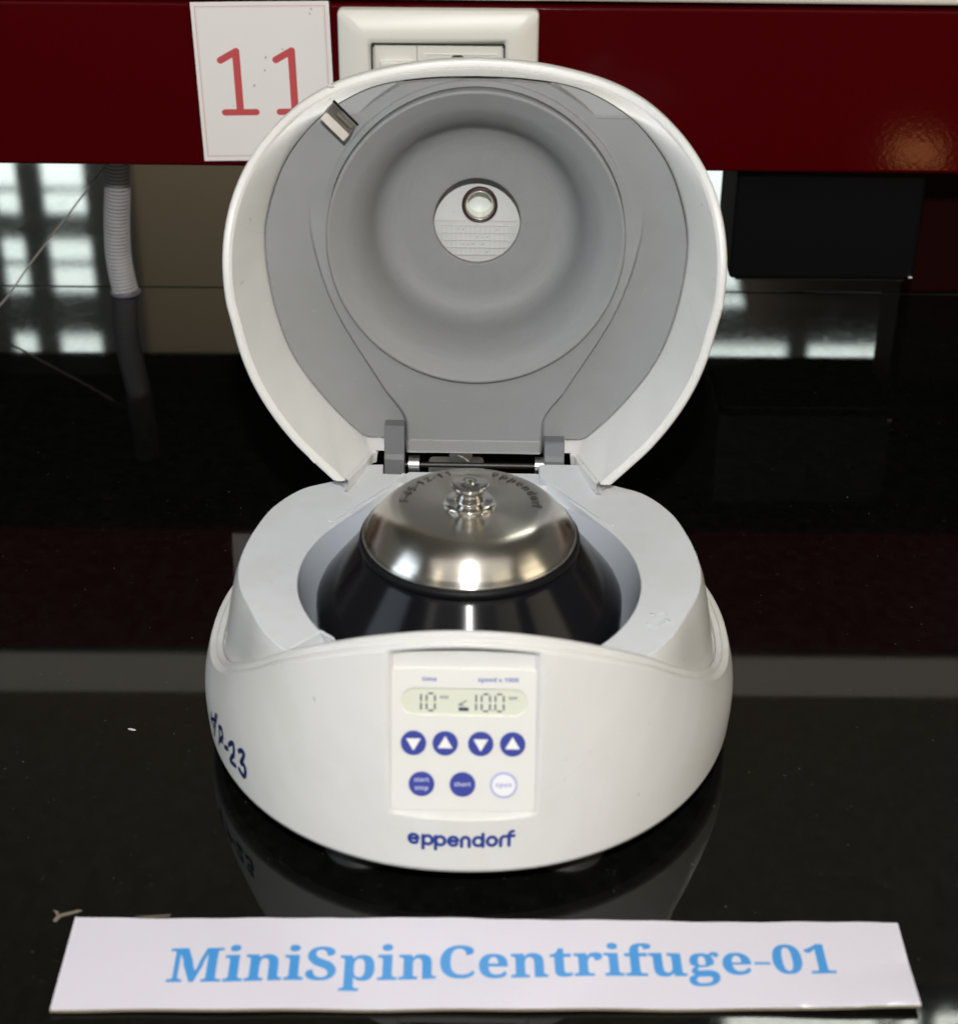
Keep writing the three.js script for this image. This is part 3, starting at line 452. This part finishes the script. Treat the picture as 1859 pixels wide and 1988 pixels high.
const linHalf = (k, n = NR + NX - 1) => resample([...LIN.map((p) => [p[0], 0, p[1]]), [0.0485, 0, -0.0842], [0.0462, 0, -0.0848], [0.040, 0, -0.0850], [0.034, 0, -0.0866], [0.0305, 0, -0.0885], [0.029, 0, -0.0888], [0.015, 0, -0.0888], [0, 0, -0.0888]], n).map((p) => V(p.x * k, 0, p.z * k));
const frontY = (z) => LINY + 0.46 * Math.max(0, z - 0.0567);
// keeps the part of a surface in front of the cut at the back of the lid
function cutBack(g, zc, yTop = 1) {
  const p = g.attributes.position, idx = g.index.array, keep = [];
  for (let i = 0; i < idx.length; i += 3) { const t = [idx[i], idx[i + 1], idx[i + 2]]; if (t.every((k) => p.getZ(k) < zc + 1e-7 && p.getY(k) < yTop)) continue; keep.push(...t); }
  for (let k = 0; k < p.count; k++) if (p.getZ(k) < zc && p.getY(k) < yTop) p.setZ(k, zc);
  g.setIndex(keep); g.computeVertexNormals(); return g;
}
{ const side = loop(rimHalf).map((p, i, a) => { const q = a[(i + NL - 1) % NL], r = a[(i + 1) % NL], t = r.clone().sub(q), n = V(t.z, 0, -t.x).normalize(); if (n.dot(V(p.x, 0, p.z + 0.01)) > 0) n.negate(); return n; });
  const R = (ins, up) => fullLoop.map((p, i) => V(p.x + side[i].x * ins, p.y + up, p.z + side[i].z * ins));
  const inner = loop(linHalf(1.004)).map((p) => V(p.x, frontY(p.z) + 0.0020 + 0.0024 * sstep(p.z, 0.05, -0.01), p.z));
  const i0 = R(0.0038, 0.0012), at = (t) => inner.map((q, i) => { const p = i0[i], e = t ** 1.12, h = t ** 1.12; return V(lerp(p.x, q.x, e), lerp(p.y, q.y, h), lerp(p.z, q.z, e)); });
  const ts = []; for (let k = 0; k <= 40; k++) ts.push(k / 40);
  const wallRings = ts.map(at);
  mesh('inner_wall', L(cutBack(loft(wallRings), CUT)), Object.assign(M.lidInside.clone(), { side: THREE.DoubleSide }), lid);
  // the turned-in edge of the cut
  const edge = (sg) => { const e = []; for (const r of wallRings) { for (let i = 0; i < NL; i++) { const p = r[i], q = r[(i + 1) % NL]; if (sg * p.x > 0.02 && (p.z - CUT) * (q.z - CUT) <= 0 && p.z !== q.z) { const w = (CUT - p.z) / (q.z - p.z); e.push(V(lerp(p.x, q.x, w), lerp(p.y, q.y, w), CUT)); break; } } } return e.filter((p) => Math.abs(p.x) > 0.0392 && p.y > 0.0366); };
  for (const sg of [1, -1]) { const e = edge(sg), o = (dx, dy, dz) => e.map((p) => V(p.x + sg * dx, p.y + dy, CUT + dz)); mesh('cut_edge', L(loft([o(-0.0006, -0.0008, 0.0006), o(-0.0016, -0.0012, -0.0002), o(-0.0010, -0.0006, -0.0052), o(0.0006, 0.0004, -0.0056)], { closed: false, crease: [1, 2] })), Object.assign(M.lidShell.clone(), { side: THREE.DoubleSide }), lid); }
  mesh('rim', L(cutBack(loft([R(0, 0.004), R(-0.0001, 0.0016), R(0.0003, 0.0005), R(0.0010, 0), R(0.0024, 0.0), R(0.0030, 0.0003), R(0.0034, 0.0010), R(0.0038, 0.0013)]), CUT - 0.0004)), Object.assign(M.lidShell.clone(), { side: THREE.DoubleSide }), lid);
  const up = (t) => { const k = Math.cos(t * Math.PI / 2) ** 0.62; return fullLoop.map((p) => V(p.x * k, lerp(p.y + 0.004, 0.1265, Math.sin(t * Math.PI / 2) ** 0.9), lerp(-0.005, p.z, k))); };
  mesh('dome', L(cutBack(loft([...[0, 0.03, 0.06, 0.09, 0.12, 0.16, 0.2, 0.25, 0.3, 0.35, 0.4, 0.5, 0.6, 0.7, 0.8, 0.9, 0.96].map(up), fullLoop.map(() => V(0, 0.1266, -0.005))]), -0.0930, 0.092)), Object.assign(M.lidShell.clone(), { side: THREE.DoubleSide }), lid);
  for (const [x, z, a] of [[-0.0608, 0.0663, 0.7], [0.0992, -0.0105, 0.1], [-0.0665, -0.0795, -0.7]]) { const y = x < 0 && z > 0 ? 0.0852 : 0.0361; const w = rbox(0.0021, 0.0005, 0.0031, 0.0002).rotateY(a); if (z > 0) w.rotateX(0.9); mesh('rim_pip', L(w.translate(x, y - 0.0001, z)), M.lidShell, lid); }
}
// grey liner
const RC = [0, 0.0058], RR = 0.0623;
const xw = (z) => z < -0.0775 ? 0.0302 : interp(z, [-0.0775, -0.06, -0.0255, 0.005, 0.03], [0.0302, 0.0405, 0.0602, 0.0694, 0.0700]);
const lineY = (x, z) => {
  const r = Math.hypot(x - RC[0], z - RC[1]);
  let y = LINY + (frontY(z) - LINY) * sstep(r, 0.0700, 0.0708);
  const inside = sstep(xw(z) - Math.abs(x), -0.0004, 0.0009), fade = sstep(z, 0.024, -0.03);
  y -= 0.0042 * inside * fade;
  y -= 0.0012 * (1 - sstep(r, 0.0650, 0.0658)) * sstep(z, 0.015, 0.05);
  y -= 0.00028 * sstep(r, 0.0700, 0.0708) * Math.max(0, 1 - Math.abs(z - 0.0567) / 0.0006);
  if (z < -0.0845) y -= 0.0042 * (Math.min(1, (-0.0845 - z) / 0.0040)) * inside;
  return y;
};
{ const outer = loop((() => { const c = []; for (const p of linHalf(1, 400)) c.push(p); return c; })());
  // one ray of the mesh per angle, denser towards the hinge
  const ang = outer.map((p) => Math.atan2(p.x, p.z - RC[1])), N = 900, T = 84, rings = [];
  const outR = (a) => { let k = 0; while (k < outer.length - 1 && !(ang[k] <= a && a <= ang[k + 1])) k++; const p = outer[k], q = outer[(k + 1) % outer.length]; const w = (a - ang[k]) / ((ang[(k + 1) % outer.length] - ang[k]) || 1); return [lerp(p.x, q.x, w), lerp(p.z, q.z, w)]; };
  const half = []; for (let i = 0; i <= N / 2; i++) { const u = i / (N / 2); half.push(Math.PI * (u + 0.045 * Math.sin(2 * Math.PI * u))); }
  const dirs = half.map((a, i) => i === 0 ? [0, outer[0].z] : i === N / 2 ? [0, -0.0888] : outR(a));
  const full = [...dirs.map((d, i) => [half[i], d]), ...dirs.slice(1, -1).map((d, i) => [half[i + 1], d]).reverse().map(([a, d]) => [-a, [-d[0], d[1]]])];
  for (let t = 0; t <= T; t++) rings.push(full.map(([a, d]) => { const s = t / T, p = [RC[0] + (RR + 0.0006) * Math.sin(a), RC[1] + (RR + 0.0006) * Math.cos(a)], x = lerp(p[0], d[0], s), z = lerp(p[1], d[1], s); return V(x, lineY(x, z), z); }));
  const edge = full.map(([a, d]) => V(d[0], lineY(d[0], d[1]) + 0.0058, d[1]));
  const g1 = loft(rings, {}), g2 = loft([rings[T], edge], {});
  mesh('liner', [L(g1), L(g2)], Object.assign(M.liner.clone(), { side: THREE.DoubleSide }), lid);
  mesh('bowl', L(lathe([[RR + 0.0004, 0.0800], [RR + 0.0004, 0.0716], [RR + 0.0001, 0.0709], [RR - 0.0006, 0.0706], ...new THREE.SplineCurve([[RR - 0.0011, 0.0708], [0.0580, 0.0729], [0.0535, 0.0763], [0.0497, 0.0812], [0.0470, 0.0868], [0.0451, 0.0930], [0.0436, 0.0975], [0.0413, 0.1012], [0.0380, 0.1036], [0.0335, 0.1047], [0.0290, 0.1050]].map((p) => new THREE.Vector2(...p))).getPoints(70).map((p) => [p.x, p.y]), [0.0196, 0.1052], [0.0190, 0.1055], [0.0188, 0.1060], [0.0188, 0.1085]], 200).translate(RC[0], 0, RC[1] - 0.0003)), Object.assign(M.liner.clone(), { side: THREE.DoubleSide }), lid);
}
// hinge arms
for (const [x, z0, name] of [[-0.0347, -0.0772, 0], [0.0352, -0.0838, 1]]) {
  const s = new THREE.Shape(), w = 0.0088; s.moveTo(z0, 0.0780); s.lineTo(z0, 0.0705); s.lineTo(z0 - 0.0006, 0.0698); s.lineTo(-0.0895, 0.0685); s.lineTo(-0.0915, 0.0672); s.lineTo(-0.0990, 0.0672); s.absarc(HZ - 0.004, 0.0715, 0.0043, -Math.PI / 2, -Math.PI * 1.5, true); s.lineTo(-0.0900, 0.0785); s.closePath();
  mesh('hinge_arm', L(new THREE.ExtrudeGeometry(s, { depth: w - 0.0008, bevelEnabled: true, bevelSize: 0.0004, bevelThickness: 0.0004, bevelSegments: 2, curveSegments: 12 }).rotateY(-Math.PI / 2).translate(x + w / 2 - 0.0004, 0, 0)), M.arm, lid);
}
// steel latch hook
{ const lt = new THREE.Group(); lt.name = 'latch'; lid.add(lt); lt.position.set(-0.0545, 0.0778 - HY, 0.0562 - HZ);
  const X = V(0.71, 0, -0.704), O = V(0, -1, 0), Aa = O.clone().cross(X).normalize(); if (Aa.z > 0) Aa.negate(); const Xr = Aa.clone().cross(O), sx = Math.sign(Xr.dot(X));
  // profile across the hook (a, out of the liner), extruded along its width
  const bar = (pts, w, r, dx = 0) => { const s = new THREE.Shape(); pts.forEach((p, i) => i ? s.lineTo(...p) : s.moveTo(...p)); s.closePath(); const g = new THREE.ExtrudeGeometry(s, { depth: w - 2 * r, bevelEnabled: true, bevelSize: r, bevelThickness: r, bevelSegments: 3, bevelOffset: -r }).translate(0, 0, -w / 2 + r + dx * sx); return g.applyMatrix4(new THREE.Matrix4().makeBasis(Aa, O, Xr)); };
  mesh('hook_plate', bar([[-0.0010, -0.002], [0.0040, -0.002], [0.0060, 0.0098], [0.0026, 0.0086]], 0.0136, 0.0006), M.latch, lt);
  mesh('hook_rib', bar([[0.0000, 0.0034], [0.0009, 0.0058], [-0.0001, 0.0062], [-0.0010, 0.0038]], 0.0082, 0.0002, 0.0012), M.latch, lt);
  mesh('latch_slot', L(rbox(0.0142, 0.0004, 0.0011, 0.0002).rotateY(Math.PI / 4).translate(-0.0538, 0.0774, 0.0571)), M.dark, lid);
}
// dome seen through the middle hole, with the sight glass and the moulded date grid
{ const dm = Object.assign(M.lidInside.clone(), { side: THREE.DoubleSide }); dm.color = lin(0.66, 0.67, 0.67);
  const zb = 0.0027, gy = 0.1165;
  const us = new THREE.Shape(); us.moveTo(-0.028, zb); us.lineTo(0.028, zb); us.lineTo(0.028, zb + 0.026); us.lineTo(-0.028, zb + 0.026); us.closePath(); { const h = new THREE.Path(); h.absarc(0.0010, 0.0102, 0.0066, 0, Math.PI * 2, false); us.holes.push(h); }
  const up = new THREE.ShapeGeometry(us, 40).rotateX(Math.PI / 2).translate(0, gy, 0); { const p = up.attributes.position; for (let i = 0; i < p.count; i++) p.setY(i, gy + (p.getZ(i) - zb) * 0.10 + 0.0004); } up.computeVertexNormals();
  const dn = new THREE.PlaneGeometry(0.056, 0.030).rotateX(Math.PI / 2).translate(0, gy, zb - 0.015); { const p = dn.attributes.position; for (let i = 0; i < p.count; i++) p.setY(i, gy - (p.getZ(i) - zb) * 0.02 ); } dn.computeVertexNormals();
  mesh('dome_lining', [L(up), L(dn)], dm, lid);
  const gr = [], x0 = -0.0158, x1 = 0.0168, nC = 14, zr = [0.0007, -0.0026, -0.0059, -0.0092, -0.0125], yy = gy - 0.00005;
  for (const z of zr) gr.push(box(x1 - x0, 0.0005, 0.00028, (x0 + x1) / 2, yy, z));
  for (let k = 0; k <= nC; k++) { const x = k === nC ? x1 : x0 + k * 0.00214; gr.push(box(0.00026, 0.0005, zr[0] - zr[4], x, yy, (zr[0] + zr[4]) / 2)); }
  for (const [c, r] of [[3, 0], [4, 0], [11, 0], [7, 1], [8, 1], [9, 1], [4, 2], [5, 2], [6, 2], [8, 2], [9, 3]]) gr.push(new THREE.SphereGeometry(0.00045, 10, 8).translate(x0 + (c + 0.5) * 0.00214, yy, (zr[r] + zr[r + 1]) / 2));
  const f2 = await new FontLoader().loadAsync('fonts/droid/droid_sans_regular.typeface.json');
  ['02', '01', '00', '99'].forEach((s, r) => { const sh = f2.generateShapes(s, 0.0020); gr.push(new THREE.ExtrudeGeometry(sh, { depth: 0.0004, bevelEnabled: false, curveSegments: 5 }).translate(-0.0015, -0.001, 0).rotateX(Math.PI / 2).rotateZ(Math.PI).scale(1, 1, 1).translate(0.01485, yy - 0.0002, (zr[r] + zr[r + 1]) / 2)); });
  mesh('date_grid', gr.map((q) => L(q)), M.grid, lid);
  const sg = new THREE.Group(); sg.name = 'sight_glass'; lid.add(sg); sg.position.set(0.0010, 0.1172 - HY, 0.0102 - HZ); sg.rotation.x = Math.PI;
  mesh('gasket', lathe([[0.0068, -0.001], [0.0078, -0.001], [0.0079, 0.0014], [0.0074, 0.0022], [0.0068, 0.0016]], 64), mat({ color: lin(0.045, 0.022, 0.015), roughness: 0.35 }), sg);
  mesh('glass_tube', lathe([[0.0056, -0.0105], [0.0068, -0.0105], [0.0068, 0.0012], [0.0066, 0.0022], [0.0062, 0.0024], [0.0059, 0.0021], [0.0056, 0.0012], [0.0054, -0.001], [0.0056, -0.002], [0.0054, -0.004], [0.0056, -0.005], [0.0056, -0.0105]], 64), Object.assign(mat({ color: lin(0.85, 0.80, 0.74), roughness: 0.12, metalness: 0.85 }), { side: THREE.DoubleSide }), sg);
  mesh('glass_pane', new THREE.CircleGeometry(0.0057, 48).rotateX(-Math.PI / 2).translate(0, -0.0085, 0), Object.assign(mat({ color: lin(0.74, 0.8, 0.77), roughness: 0.12, clearcoat: 1, clearcoatRoughness: 0.03 }), { side: THREE.DoubleSide }), sg);
}

// plug and lead behind the machine, seen through the hinge gap
{ const t = tag(group('power_lead'), 'grey plug with a beige lead seen through the hinge gap behind the centrifuge', 'cable'); t.position.set(-0.009, 0.035, -0.14);
  const pm = mat({ color: lin(0.42, 0.41, 0.39), roughness: 0.5 });
  mesh('plug', lathe([[0, 0.0010], [0.0030, 0.0008], [0.0048, 0], [0.0055, -0.0012], [0.0056, -0.010], [0, -0.010]], 40).rotateX(Math.PI / 2 - 0.35).translate(0.0002, 0.0105, -0.010), pm, t);
  mesh('plug_base', rbox(0.026, 0.010, 0.014, 0.002, -0.002, 0.0022, -0.008), pm, t);
  mesh('lead', new THREE.TubeGeometry(new THREE.CatmullRomCurve3([V(0.000, 0.0125, -0.018), V(0.008, 0.0155, -0.020), V(0.020, 0.0175, -0.024), V(0.034, 0.0150, -0.030), V(0.043, -0.004, -0.036), V(0.046, -0.0300, -0.040)]), 60, 0.0026, 16), mat({ color: lin(0.42, 0.34, 0.22), roughness: 0.5 }), t);
}

// ---------------------------------------------------------------- the name card in front, and scraps on the bench
{ const W = 0.2955, H = 0.0425, c0 = V(0.0040, 0, 0.1369);
  const ct = canvasTex(2048, 300, (g, w, h) => {
    g.fillStyle = '#e0dce7'; g.fillRect(0, 0, w, h);
    g.fillStyle = g.strokeStyle = '#4598de'; g.lineWidth = 1.5; g.lineJoin = 'round'; g.font = 'bold 160px serif'; const s = 'MiniSpinCentrifuge-01', m = g.measureText(s).width; g.save(); g.translate(255, 212); g.rotate(-0.017); g.scale(1620 / m, 0.92); g.fillText(s, 0, 0); g.strokeText(s, 0, 0); g.restore();
  });
  const top = (x, z) => 0.0016 + 0.0011 * Math.exp(-(((x + 0.02) / 0.035) ** 2)) * sstep(z, 0.0, -H / 2) + 0.0012 * sstep(x, 0.09, 0.15) * sstep(z, 0.0, H / 2) + 0.0002 * Math.sin(x * 60 + z * 30) + 0.00022 * sstep(x, 0.07, 0.13) * (vnoise(x * 150 + 40, z * 110 + 40, 64, 91) - 0.5);
  const nx = 240, nz = 44, g = new THREE.BoxGeometry(W, 0.0012, H, nx, 1, nz), p = g.attributes.position;
  for (let i = 0; i < p.count; i++) { const x = p.getX(i), z = p.getZ(i); p.setY(i, top(x, z) + p.getY(i)); p.setZ(i, z + (z < 0 ? 0.00015 * Math.sin(x * 95) + 0.00012 * Math.sin(x * 260 + 1) : 0.0002 * Math.sin(x * 120)) - x * 0.010 * (z > 0 ? 1.35 : 0.3)); }
  g.computeVertexNormals();
  const side = mat({ color: lin(0.35, 0.29, 0.2), roughness: 0.8 }), face = mat({ map: ct, roughness: 0.5, clearcoat: 0.9, clearcoatRoughness: 0.06, bumpMap: clone(smudge, 7, 1.3), bumpScale: 0.0003 });
  const o = mesh('name_card', g, [side, side, face, side, side, side]); o.position.copy(c0);
  tag(o, 'white name card printed in blue serif letters lying in front of the centrifuge', 'name card'); }
{ const scrap = (label, pts, col) => { const s = new THREE.Shape(); pts.forEach((q, i) => i ? s.lineTo(q[0], q[1]) : s.moveTo(q[0], q[1])); s.closePath(); const o = mesh('tape_scrap', new THREE.ExtrudeGeometry(s, { depth: 0.0003, bevelEnabled: false }).rotateX(Math.PI / 2).translate(0, 0.0004, 0), mat({ color: col, roughness: 0.5 })); tag(o, label, 'tape scrap'); };
  scrap('torn tape scrap off the left top corner of the name card', [[-0.1530, 0.1106], [-0.1512, 0.1112], [-0.1505, 0.1128], [-0.1440, 0.1103], [-0.1424, 0.1106], [-0.1440, 0.1117], [-0.1492, 0.1137], [-0.1508, 0.1165], [-0.1520, 0.1160], [-0.1512, 0.1132]], lin(0.20, 0.17, 0.125));
  scrap('torn tape scrap at the back edge of the name card', [[-0.1230, 0.1133], [-0.1180, 0.1130], [-0.1100, 0.1122], [-0.1108, 0.1134], [-0.1160, 0.1141], [-0.1165, 0.1155], [-0.1175, 0.1156], [-0.1178, 0.1143]], lin(0.12, 0.10, 0.07)); }
{ const o = mesh('paper_fleck', new THREE.SphereGeometry(1, 16, 8).scale(0.0019, 0.0002, 0.0005), mat({ color: lin(0.7, 0.7, 0.68), roughness: 0.7 })); o.position.set(-0.1425, 0.0002, 0.0043); o.rotation.y = -0.3; tag(o, 'tiny white fleck lying on the black granite left of the centrifuge', 'fleck'); }
{ const o = mesh('fibre', new THREE.TubeGeometry(new THREE.CatmullRomCurve3([V(-0.0040, 0.1073, -0.0335), V(-0.0062, 0.1083, -0.0345), V(-0.0085, 0.1092, -0.0352)]), 16, 0.00011, 5), mat({ color: lin(0.7, 0.7, 0.7), roughness: 0.8 })); tag(o, 'fine white fibre on the back edge of the steel rotor lid', 'fibre'); }

renderer.render(scene, camera);
